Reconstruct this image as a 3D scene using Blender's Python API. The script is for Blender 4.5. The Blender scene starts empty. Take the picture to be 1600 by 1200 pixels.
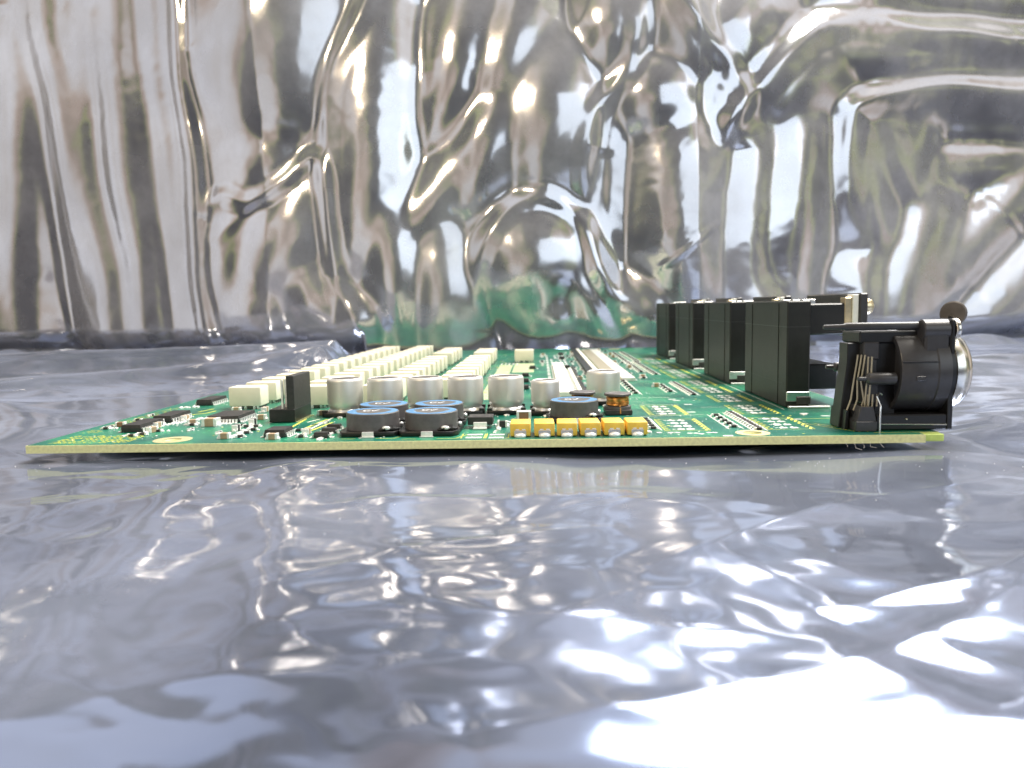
import bpy, bmesh, math, random
import numpy as np
from mathutils import Vector, Matrix

random.seed(7)
MM = 0.001
scene = bpy.context.scene
COL = scene.collection

# ------------------------------------------------------------------ camera
# board frame: X along the front edge, Y into the depth, Z up; millimetres, origin on the front edge
F_PX = 1200.0
R_B = np.array([[0.99921302, 0.01540519, 0.03655149],
                [0.03479649, 0.10190401, -0.99418548],
                [-0.01904036, 0.99467495, 0.10128777]])
CAM = np.array([0.0, -137.37, 24.115])
cam_data = bpy.data.cameras.new('camera')
cam = bpy.data.objects.new('camera', cam_data)
COL.objects.link(cam)
m4 = Matrix.Identity(4)
for i in range(3):
    for j in range(3):
        m4[i][j] = R_B[i][j]
m4.translation = Vector(CAM * MM)
cam.matrix_world = m4
cam_data.sensor_fit = 'HORIZONTAL'
cam_data.sensor_width = 36.0
cam_data.lens = 36.0 * F_PX / 1600.0
cam_data.clip_start = 0.002
cam_data.clip_end = 20.0
cam_data.dof.use_dof = True
cam_data.dof.focus_distance = 0.160
cam_data.dof.aperture_fstop = cam_data.lens / 0.75
scene.camera = cam

# ------------------------------------------------------------------ world and lamps
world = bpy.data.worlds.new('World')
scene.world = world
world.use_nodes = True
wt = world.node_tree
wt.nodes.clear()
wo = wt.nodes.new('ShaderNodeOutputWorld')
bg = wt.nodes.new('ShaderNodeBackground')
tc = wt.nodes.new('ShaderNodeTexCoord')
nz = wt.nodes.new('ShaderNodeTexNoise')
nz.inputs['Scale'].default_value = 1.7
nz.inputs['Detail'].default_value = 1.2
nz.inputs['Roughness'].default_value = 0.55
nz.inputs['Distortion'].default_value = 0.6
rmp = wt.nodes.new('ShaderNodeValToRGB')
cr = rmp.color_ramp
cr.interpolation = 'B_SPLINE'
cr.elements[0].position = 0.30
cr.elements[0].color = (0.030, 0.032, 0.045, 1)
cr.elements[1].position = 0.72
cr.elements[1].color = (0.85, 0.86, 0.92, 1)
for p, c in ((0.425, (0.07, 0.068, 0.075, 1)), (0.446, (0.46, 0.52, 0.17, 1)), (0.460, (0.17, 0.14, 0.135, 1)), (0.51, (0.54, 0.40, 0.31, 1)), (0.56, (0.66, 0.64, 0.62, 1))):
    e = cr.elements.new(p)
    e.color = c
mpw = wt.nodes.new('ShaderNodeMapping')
mpw.inputs['Location'].default_value = (2.3, 1.7, 0.4)  # noise shifted so a dark patch behind the camera shows in the film
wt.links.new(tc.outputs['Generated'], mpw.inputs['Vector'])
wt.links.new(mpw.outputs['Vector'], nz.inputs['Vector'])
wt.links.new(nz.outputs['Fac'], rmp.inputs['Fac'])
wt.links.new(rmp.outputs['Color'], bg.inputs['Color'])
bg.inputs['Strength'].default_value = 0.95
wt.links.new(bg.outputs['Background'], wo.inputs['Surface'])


def area(name, loc, target, sx, sy, power, color):
    d = bpy.data.lights.new(name, 'AREA')
    d.shape = 'RECTANGLE'
    d.size = sx
    d.size_y = sy
    d.energy = power
    d.color = color
    o = bpy.data.objects.new(name, d)
    COL.objects.link(o)
    o.location = loc
    o.rotation_euler = (Vector(target) - Vector(loc)).to_track_quat('-Z', 'Y').to_euler()
    return o


area('ceiling_lamp', (0.42, 0.30, 1.00), (-0.02, 0.12, 0), 0.8, 0.26, 21.0, (1.0, 0.95, 0.87))
area('ceiling_lamp.001', (0.55, 1.05, 0.95), (0.02, 0.10, 0), 0.9, 0.34, 11.0, (0.94, 0.97, 1.0))
area('ceiling_lamp.002', (-0.55, -0.75, 0.75), (-0.02, 0.20, 0.06), 0.22, 0.16, 3.0, (1.0, 0.80, 0.52))
area('cool_fill_lamp', (0.80, -0.90, 0.50), (0.10, 0.25, 0.06), 1.1, 0.7, 3.4, (0.80, 0.90, 1.0))  # unseen cool fill, added to brighten the right side of the hanging film

scene.view_settings.view_transform = 'Standard'
scene.view_settings.look = 'None'
scene.view_settings.gamma = 1.0
scene.view_settings.exposure = 0.4
scene.view_settings.use_curve_mapping = False


# ------------------------------------------------------------------ helpers
def G(px, py, z=0.0):
    """board point (mm) at height z seen at photograph pixel px, py"""
    r = R_B @ np.array((px - 800.0, 600.0 - py, -F_PX))
    k = (z - CAM[2]) / r[2]
    p = CAM + k * r
    return float(p[0]), float(p[1])


def XA(px, y, z=5.0):
    """board X at depth y, height z, seen in pixel column px"""
    lo, hi = -400.0, 400.0
    for _ in range(40):
        m = (lo + hi) / 2
        p = R_B.T @ (np.array((m, y, z)) - CAM)
        if 800 - F_PX * p[0] / p[2] < px:
            lo = m
        else:
            hi = m
    return lo


def lin(h):
    h = h.lstrip('#')
    v = [int(h[i:i + 2], 16) / 255 for i in (0, 2, 4)]
    return tuple(x / 12.92 if x <= 0.04045 else ((x + 0.055) / 1.055) ** 2.4 for x in v) + (1,)


def material(name, color, rough=0.5, metal=0.0, var=0.12, scale=900.0, bump=0.0, bump_scale=2500.0,
             coat=0.0, spec=0.5, color2=None, detail=3.0, sss=0.0):
    m = bpy.data.materials.new(name)
    m.use_nodes = True
    nt = m.node_tree
    b = nt.nodes['Principled BSDF']
    b.inputs['Roughness'].default_value = rough
    b.inputs['Metallic'].default_value = metal
    b.inputs['Specular IOR Level'].default_value = spec
    b.inputs['Coat Weight'].default_value = coat
    b.inputs['Coat Roughness'].default_value = 0.15
    c = color if not isinstance(color, str) else lin(color)
    c = tuple(c[:3]) + (1,)
    t = nt.nodes.new('ShaderNodeTexCoord')
    n = nt.nodes.new('ShaderNodeTexNoise')
    n.inputs['Scale'].default_value = scale
    n.inputs['Detail'].default_value = detail
    r = nt.nodes.new('ShaderNodeValToRGB')
    c2 = (lin(color2) if isinstance(color2, str) else color2) if color2 else None
    r.color_ramp.elements[0].position = 0.3
    r.color_ramp.elements[1].position = 0.7
    r.color_ramp.elements[0].color = tuple(x * (1 - var) for x in c[:3]) + (1,)
    r.color_ramp.elements[1].color = tuple(min(1, x * (1 + var)) for x in c[:3]) + (1,) if not c2 else tuple(c2[:3]) + (1,)
    nt.links.new(t.outputs['Object'], n.inputs['Vector'])
    nt.links.new(n.outputs['Fac'], r.inputs['Fac'])
    nt.links.new(r.outputs['Color'], b.inputs['Base Color'])
    if bump:
        n2 = nt.nodes.new('ShaderNodeTexNoise')
        n2.inputs['Scale'].default_value = bump_scale
        n2.inputs['Detail'].default_value = 4
        bp = nt.nodes.new('ShaderNodeBump')
        bp.inputs['Strength'].default_value = 1.0
        bp.inputs['Distance'].default_value = bump * MM
        nt.links.new(t.outputs['Object'], n2.inputs['Vector'])
        nt.links.new(n2.outputs['Fac'], bp.inputs['Height'])
        nt.links.new(bp.outputs['Normal'], b.inputs['Normal'])
    return m


class MB:
    """collects shapes (mm) that become one mesh object"""

    def __init__(self):
        self.bm = bmesh.new()

    def box(self, x0, x1, y0, y1, z0, z1, bev=0.0, seg=1, taper=0.0):
        vs = []
        for z, k in ((z0, 0.0), (z1, taper)):
            for (x, y) in ((x0 + k, y0 + k), (x1 - k, y0 + k), (x1 - k, y1 - k), (x0 + k, y1 - k)):
                vs.append(self.bm.verts.new((x, y, z)))
        f = [(3, 2, 1, 0), (4, 5, 6, 7), (0, 1, 5, 4), (1, 2, 6, 5), (2, 3, 7, 6), (3, 0, 4, 7)]
        fs = [self.bm.faces.new([vs[i] for i in q]) for q in f]
        if bev:
            es = list({e for q in fs for e in q.edges})
            bmesh.ops.bevel(self.bm, geom=es, offset=bev, segments=seg, profile=0.5, affect='EDGES')
        return self

    def prism(self, pts, z0, z1, bev=0.0):
        """outline in XY swept in Z"""
        n = len(pts)
        a = [self.bm.verts.new((x, y, z0)) for x, y in pts]
        b = [self.bm.verts.new((x, y, z1)) for x, y in pts]
        fs = [self.bm.faces.new(a[::-1]), self.bm.faces.new(b)]
        for i in range(n):
            fs.append(self.bm.faces.new((a[i], a[(i + 1) % n], b[(i + 1) % n], b[i])))
        if bev:
            es = list({e for q in fs for e in q.edges})
            bmesh.ops.bevel(self.bm, geom=es, offset=bev, segments=1, affect='EDGES')
        return self

    def prism_y(self, pts, y0, y1, bev=0.0):
        """outline in XZ swept in Y"""
        n = len(pts)
        a = [self.bm.verts.new((x, y0, z)) for x, z in pts]
        b = [self.bm.verts.new((x, y1, z)) for x, z in pts]
        fs = [self.bm.faces.new(a), self.bm.faces.new(b[::-1])]
        for i in range(n):
            fs.append(self.bm.faces.new((a[i], b[i], b[(i + 1) % n], a[(i + 1) % n])))
        bmesh.ops.recalc_face_normals(self.bm, faces=fs)
        if bev:
            es = list({e for q in fs for e in q.edges})
            bmesh.ops.bevel(self.bm, geom=es, offset=bev, segments=1, affect='EDGES')
        return self

    def lathe(self, prof, n=40, c=(0, 0, 0), axis='Z', cap0=True, cap1=True, ph=0.0):
        """profile [(r, h)] turned round an axis"""
        rings = []
        for r, h in prof:
            ring = []
            for i in range(n):
                a = ph + 2 * math.pi * i / n
                u, v = r * math.cos(a), r * math.sin(a)
                p = {'Z': (u, v, h), 'X': (h, u, v), 'Y': (v, h, u)}[axis]
                ring.append(self.bm.verts.new((p[0] + c[0], p[1] + c[1], p[2] + c[2])))
            rings.append(ring)
        fs = []
        for a, b in zip(rings, rings[1:]):
            for i in range(n):
                fs.append(self.bm.faces.new((a[i], a[(i + 1) % n], b[(i + 1) % n], b[i])))
        if cap0:
            fs.append(self.bm.faces.new(rings[0][::-1]))
        if cap1:
            fs.append(self.bm.faces.new(rings[-1]))
        return self

    def tube(self, pts, r, n=8):
        pts = [Vector(p) for p in pts]
        rr = r if isinstance(r, (list, tuple)) else [r] * len(pts)
        rings = []
        for i, p in enumerate(pts):
            d = (pts[min(i + 1, len(pts) - 1)] - pts[max(i - 1, 0)]).normalized()
            s = Vector((0, 0, 1)) if abs(d.z) < 0.9 else Vector((1, 0, 0))
            u = d.cross(s).normalized()
            v = d.cross(u)
            rings.append([self.bm.verts.new(p + (u * math.cos(2 * math.pi * k / n) + v * math.sin(2 * math.pi * k / n)) * rr[i])
                          for k in range(n)])
        for a, b in zip(rings, rings[1:]):
            for i in range(n):
                self.bm.faces.new((a[i], a[(i + 1) % n], b[(i + 1) % n], b[i]))
        self.bm.faces.new(rings[0][::-1])
        self.bm.faces.new(rings[-1])
        return self

    def blob(self, c, r, sub=2):
        g = bmesh.ops.create_icosphere(self.bm, subdivisions=sub, radius=1.0)
        for v in g['verts']:
            v.co = Vector((v.co.x * r[0] + c[0], v.co.y * r[1] + c[1], v.co.z * r[2] + c[2]))
        return self

    def sheet(self, pts, z):
        self.bm.faces.new([self.bm.verts.new((x, y, z)) for x, y in pts])
        return self

    def rect(self, x0, x1, y0, y1, z):
        return self.sheet([(x0, y0), (x1, y0), (x1, y1), (x0, y1)], z)

    def line(self, a, b, w, z):
        ax, ay = a
        bx, by = b
        L = math.hypot(bx - ax, by - ay) or 1
        nx, ny = -(by - ay) / L * w / 2, (bx - ax) / L * w / 2
        return self.sheet([(ax - nx, ay - ny), (bx - nx, by - ny), (bx + nx, by + ny), (ax + nx, ay + ny)], z)

    def mesh(self, name, mat, smooth=True, angle=35, fix=True):
        if fix:
            bmesh.ops.recalc_face_normals(self.bm, faces=self.bm.faces[:])
        for v in self.bm.verts:
            v.co *= MM
        me = bpy.data.meshes.new(name)
        self.bm.to_mesh(me)
        self.bm.free()
        me.materials.append(mat)
        if smooth:
            me.shade_smooth()
            me.set_sharp_from_angle(angle=math.radians(angle))
        return me

    def build(self, name, mat, parent=None, loc=(0, 0, 0), rz=0.0, **k):
        return link(name, self.mesh(name, mat, **k), parent, loc, rz)


def link(name, me, parent=None, loc=(0, 0, 0), rz=0.0):
    o = bpy.data.objects.new(name, me)
    COL.objects.link(o)
    o.location = Vector(loc) * MM
    o.rotation_euler.z = rz
    o.parent = parent
    return o


def copy_tree(o, parent, loc, rz=None):
    """a part and its sub-parts"""
    c = o.copy()
    COL.objects.link(c)
    c.parent = parent
    c.location = Vector(loc) * MM
    if rz is not None:
        c.rotation_euler.z = rz
    for ch in o.children:
        d = ch.copy()
        COL.objects.link(d)
        d.parent = c
    return c


# ------------------------------------------------------------------ materials
def film_material(name, c_a, c_b, rough, bump_mm, bump_scale, milk, milk_col):
    m = bpy.data.materials.new(name)
    m.use_nodes = True
    nt = m.node_tree
    b = nt.nodes['Principled BSDF']
    out = nt.nodes['Material Output']
    t = nt.nodes.new('ShaderNodeTexCoord')
    n = nt.nodes.new('ShaderNodeTexNoise')
    n.inputs['Scale'].default_value = 9.0
    n.inputs['Detail'].default_value = 3.0
    r = nt.nodes.new('ShaderNodeValToRGB')
    r.color_ramp.elements[0].position = 0.35
    r.color_ramp.elements[1].position = 0.65
    r.color_ramp.elements[0].color = c_a + (1,)
    r.color_ramp.elements[1].color = c_b + (1,)
    nt.links.new(t.outputs['Object'], n.inputs['Vector'])
    nt.links.new(n.outputs['Fac'], r.inputs['Fac'])
    nt.links.new(r.outputs['Color'], b.inputs['Base Color'])
    b.inputs['Metallic'].default_value = 1.0
    b.inputs['Coat Weight'].default_value = 0.25
    b.inputs['Coat Roughness'].default_value = 0.04
    # roughness: scuffed patches
    n3 = nt.nodes.new('ShaderNodeTexNoise')
    n3.inputs['Scale'].default_value = 22.0
    n3.inputs['Detail'].default_value = 5.0
    mr = nt.nodes.new('ShaderNodeMapRange')
    mr.inputs['From Min'].default_value = 0.35
    mr.inputs['From Max'].default_value = 0.70
    mr.inputs['To Min'].default_value = rough
    mr.inputs['To Max'].default_value = rough * 2.2
    nt.links.new(t.outputs['Object'], n3.inputs['Vector'])
    nt.links.new(n3.outputs['Fac'], mr.inputs['Value'])
    nt.links.new(mr.outputs['Result'], b.inputs['Roughness'])
    n2 = nt.nodes.new('ShaderNodeTexNoise')
    n2.inputs['Scale'].default_value = bump_scale
    n2.inputs['Detail'].default_value = 3.0
    bp = nt.nodes.new('ShaderNodeBump')
    bp.inputs['Distance'].default_value = bump_mm * MM
    nt.links.new(t.outputs['Object'], n2.inputs['Vector'])
    nt.links.new(n2.outputs['Fac'], bp.inputs['Height'])
    nt.links.new(bp.outputs['Normal'], b.inputs['Normal'])
    nt.links.new(bp.outputs['Normal'], b.inputs['Coat Normal'])
    d = nt.nodes.new('ShaderNodeBsdfDiffuse')
    d.inputs['Color'].default_value = milk_col + (1,)
    mx = nt.nodes.new('ShaderNodeMixShader')
    mr2 = nt.nodes.new('ShaderNodeMapRange')      # greasy, milky patches
    mr2.inputs['From Min'].default_value = 0.35
    mr2.inputs['From Max'].default_value = 0.68
    mr2.inputs['To Min'].default_value = milk * 0.5
    mr2.inputs['To Max'].default_value = milk * 1.9
    n5 = nt.nodes.new('ShaderNodeTexNoise')
    n5.inputs['Scale'].default_value = 14.0
    n5.inputs['Detail'].default_value = 7.0
    n5.inputs['Roughness'].default_value = 0.62
    nt.links.new(t.outputs['Object'], n5.inputs['Vector'])
    nt.links.new(n5.outputs['Fac'], mr2.inputs['Value'])
    nt.links.new(mr2.outputs['Result'], mx.inputs['Fac'])
    nt.links.new(b.outputs['BSDF'], mx.inputs[1])
    nt.links.new(d.outputs['BSDF'], mx.inputs[2])
    nt.links.new(mx.outputs['Shader'], out.inputs['Surface'])
    return m


M_FILM_BACK = film_material('antistatic_film_silver', (0.57, 0.575, 0.61), (0.71, 0.71, 0.735), 0.085, 0.012, 70.0, 0.30, (0.50, 0.50, 0.53))
M_FILM_FLOOR = film_material('antistatic_film_blue', (0.19, 0.24, 0.38), (0.32, 0.37, 0.51), 0.07, 0.03, 110.0, 0.20, (0.30, 0.335, 0.44))


def pcb_material():
    m = bpy.data.materials.new('solder_mask_green')
    m.use_nodes = True
    nt = m.node_tree
    b = nt.nodes['Principled BSDF']
    t = nt.nodes.new('ShaderNodeTexCoord')
    n = nt.nodes.new('ShaderNodeTexNoise')
    n.inputs['Scale'].default_value = 90
    n.inputs['Detail'].default_value = 6
    r = nt.nodes.new('ShaderNodeValToRGB')
    r.color_ramp.elements[0].position = 0.30
    r.color_ramp.elements[1].position = 0.72
    r.color_ramp.elements[0].color = (0.002, 0.088, 0.064, 1)
    r.color_ramp.elements[1].color = (0.009, 0.185, 0.130, 1)
    # fine copper tracks seen through the mask: thin bands along X and Y broken up by cells
    w1 = nt.nodes.new('ShaderNodeTexBrick')
    w1.inputs['Scale'].default_value = 160
    w1.inputs['Mortar Size'].default_value = 0.045
    w1.inputs['Color1'].default_value = (0, 0, 0, 1)
    w1.inputs['Color2'].default_value = (0.12, 0.12, 0.12, 1)
    w1.inputs['Mortar'].default_value = (1, 1, 1, 1)
    w1.inputs['Brick Width'].default_value = 0.9
    w1.inputs['Row Height'].default_value = 0.21
    mix = nt.nodes.new('ShaderNodeMix')
    mix.data_type = 'RGBA'
    mix.inputs['B'].default_value = (0.05, 0.36, 0.17, 1)
    mul = nt.nodes.new('ShaderNodeMath')
    mul.operation = 'MULTIPLY'
    n4 = nt.nodes.new('ShaderNodeTexNoise')
    n4.inputs['Scale'].default_value = 55
    mr = nt.nodes.new('ShaderNodeMapRange')
    mr.inputs['From Min'].default_value = 0.45
    mr.inputs['From Max'].default_value = 0.60
    mr.inputs['To Max'].default_value = 0.8
    nt.links.new(t.outputs['Object'], n.inputs['Vector'])
    nt.links.new(t.outputs['Object'], w1.inputs['Vector'])
    nt.links.new(t.outputs['Object'], n4.inputs['Vector'])
    nt.links.new(n4.outputs['Fac'], mr.inputs['Value'])
    nt.links.new(n.outputs['Fac'], r.inputs['Fac'])
    nt.links.new(w1.outputs['Color'], mul.inputs[0])
    nt.links.new(mr.outputs['Result'], mul.inputs[1])
    nt.links.new(mul.outputs['Value'], mix.inputs['Factor'])
    nt.links.new(r.outputs['Color'], mix.inputs['A'])
    nt.links.new(mix.outputs['Result'], b.inputs['Base Color'])
    b.inputs['Roughness'].default_value = 0.32
    bp = nt.nodes.new('ShaderNodeBump')
    bp.inputs['Distance'].default_value = 0.03 * MM
    nt.links.new(mul.outputs['Value'], bp.inputs['Height'])
    nt.links.new(bp.outputs['Normal'], b.inputs['Normal'])
    return m


M_PCB = pcb_material()
M_FR4 = material('fibreglass_edge', (0.72, 0.72, 0.36), 0.6, var=0.12, scale=1600, bump=0.03)
M_LIME = material('fibreglass_tab', (0.50, 0.64, 0.16), 0.5, var=0.2, scale=500)
M_CREAM = material('relay_cream_plastic', (0.88, 0.82, 0.66), 0.45, var=0.03, scale=400)
M_SILVER = material('tin_leads', (0.80, 0.79, 0.76), 0.28, 1.0, var=0.1, scale=1500, bump=0.02)
M_SOLDER = material('solder', (0.90, 0.90, 0.88), 0.32, 0.35, var=0.08, scale=1800, bump=0.05, bump_scale=1800)
M_PAD = material('tinned_pad', (0.83, 0.83, 0.78), 0.35, 0.35, var=0.12, scale=900)
M_GOLD = material('gold_pad', (0.86, 0.74, 0.42), 0.35, 0.5, var=0.12, scale=900)
M_SILK = material('yellow_print', (0.66, 0.66, 0.10), 0.6, var=0.2, scale=800)
M_SILKW = material('white_print', (0.80, 0.82, 0.70), 0.6, var=0.1, scale=800)
M_PALE = material('pale_mask', (0.42, 0.52, 0.30), 0.5, var=0.15, scale=300)
M_CHIP = material('chip_black_epoxy', (0.030, 0.029, 0.030), 0.50, var=0.25, scale=1200, bump=0.02)
M_PLASTIC = material('black_plastic', (0.010, 0.010, 0.0105), 0.36, var=0.2, scale=700, bump=0.015)
M_PLASTIC2 = material('dark_grey_plastic', (0.045, 0.044, 0.046), 0.33, var=0.15, scale=500, bump=0.015)
M_JACK = material('jack_black_plastic', (0.014, 0.014, 0.012), 0.42, var=0.25, scale=350, bump=0.02, bump_scale=1200)
M_ALU = material('aluminium_can', (0.74, 0.725, 0.69), 0.44, 0.58, var=0.015, scale=1500, bump=0.008, bump_scale=3000)
M_CANTOP = material('can_top_metal', (0.30, 0.28, 0.27), 0.5, 0.4, var=0.1, scale=900)
M_ALUTOP = material('can_top_print', (0.09, 0.08, 0.075), 0.45, var=0.2, scale=900)
M_FERRITE = material('ferrite', (0.105, 0.098, 0.098), 0.50, var=0.15, scale=900, bump=0.03)
M_BLUE = material('blue_ink', (0.085, 0.235, 0.45), 0.45, var=0.2, scale=900, bump=0.02)
M_WHITEINK = material('white_ink', (0.82, 0.85, 0.88), 0.5, var=0.05, scale=900)
M_TANT = material('yellow_epoxy', (0.80, 0.52, 0.07), 0.5, var=0.10, scale=700)
M_COPPER = material('copper_wire', (0.92, 0.45, 0.13), 0.28, 0.9, var=0.15, scale=1500)
M_TAN = material('ceramic_tan', (0.42, 0.30, 0.19), 0.5, var=0.12, scale=900)
M_BROWN = material('ceramic_brown', (0.28, 0.15, 0.08), 0.5, var=0.12, scale=900)
M_RES = material('resistor_glaze', (0.05, 0.043, 0.042), 0.4, var=0.2, scale=1200)
M_NICKEL = material('nickel', (0.82, 0.78, 0.70), 0.22, 1.0, var=0.06, scale=900)
M_BRASS = material('brass', (0.72, 0.60, 0.38), 0.28, 1.0, var=0.12, scale=900)
M_SPRING = material('contact_spring', (0.62, 0.56, 0.42), 0.35, 0.7, var=0.1, scale=900)
M_WHITE = material('white_plastic', (0.88, 0.87, 0.80), 0.45, var=0.03, scale=500)
M_DUST = material('dust_fibre', (0.85, 0.85, 0.83), 0.8, var=0.05, scale=500)
M_INK = material('olive_marker_ink', (0.36, 0.34, 0.16), 0.6, var=0.25, scale=300)
M_KNOB = material('bronze_button', (0.13, 0.115, 0.10), 0.4, 0.4, var=0.2, scale=500)


# ------------------------------------------------------------------ noise
def perlin(x, y, seed=0):
    rng = np.random.RandomState(seed)
    ang = rng.rand(256) * 2 * np.pi
    perm = rng.permutation(256)
    gx, gy = np.cos(ang), np.sin(ang)
    xi, yi = np.floor(x).astype(int), np.floor(y).astype(int)
    xf, yf = x - xi, y - yi
    u, v = xf ** 3 * (xf * (xf * 6 - 15) + 10), yf ** 3 * (yf * (yf * 6 - 15) + 10)

    def g(a, b, dx, dy):
        h = perm[(perm[a % 256] + b) % 256]
        return gx[h] * dx + gy[h] * dy
    n00, n10 = g(xi, yi, xf, yf), g(xi + 1, yi, xf - 1, yf)
    n01, n11 = g(xi, yi + 1, xf, yf - 1), g(xi + 1, yi + 1, xf - 1, yf - 1)
    return (n00 * (1 - u) + n10 * u) * (1 - v) + (n01 * (1 - u) + n11 * u) * v


def ridged(x, y, seed=0, sharp=0.06):
    n = perlin(x, y, seed)
    return 1.0 - np.sqrt(n * n + sharp * sharp) * 2.0


def seg_dist(x, y, pts):
    """distance to a polyline, and signed side"""
    best = np.full(x.shape, 1e9)
    side = np.zeros(x.shape)
    tpos = np.zeros(x.shape)
    n = len(pts) - 1
    for i in range(n):
        ax, ay = pts[i]
        bx, by = pts[i + 1]
        dx, dy = bx - ax, by - ay
        L2 = dx * dx + dy * dy
        t = np.clip(((x - ax) * dx + (y - ay) * dy) / L2, 0, 1)
        qx, qy = x - ax - t * dx, y - ay - t * dy
        d = np.hypot(qx, qy)
        s = np.sign(dx * qy - dy * qx)
        k = d < best
        best = np.where(k, d, best)
        side = np.where(k, s, side)
        tpos = np.where(k, (i + t) / n, tpos)
    return best, side, tpos


def spline(pts, m=8):
    out = []
    p = [pts[0]] + list(pts) + [pts[-1]]
    for i in range(1, len(p) - 2):
        for k in range(m):
            t = k / m
            out.append(tuple(0.5 * (2 * p[i][j] + (p[i + 1][j] - p[i - 1][j]) * t
                       + (2 * p[i - 1][j] - 5 * p[i][j] + 4 * p[i + 1][j] - p[i + 2][j]) * t * t
                       + (3 * p[i][j] - p[i - 1][j] - 3 * p[i + 1][j] + p[i + 2][j]) * t ** 3) for j in (0, 1)))
    out.append(tuple(pts[-1]))
    return out


def grid_mesh(name, P, mat):
    """P: rows x cols x 3 (mm)"""
    nr, nc, _ = P.shape
    idx = np.arange(nr * nc).reshape(nr, nc)
    q = np.stack([idx[:-1, :-1], idx[:-1, 1:], idx[1:, 1:], idx[1:, :-1]], -1).reshape(-1, 4)
    me = bpy.data.meshes.new(name)
    me.vertices.add(nr * nc)
    me.vertices.foreach_set('co', (P * MM).reshape(-1))
    me.loops.add(q.size)
    me.loops.foreach_set('vertex_index', q.reshape(-1).astype(np.int32))
    me.polygons.add(len(q))
    me.polygons.foreach_set('loop_start', np.arange(0, q.size, 4, dtype=np.int32))
    me.update(calc_edges=True)
    me.materials.append(mat)
    me.shade_smooth()
    return me


def back_depth(u):
    return 297 + 95 * np.clip((420 - u) / 420, 0, 1.3) ** 1.3 + 70 * np.clip((u - 1080) / 520, 0, 1.3)


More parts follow.
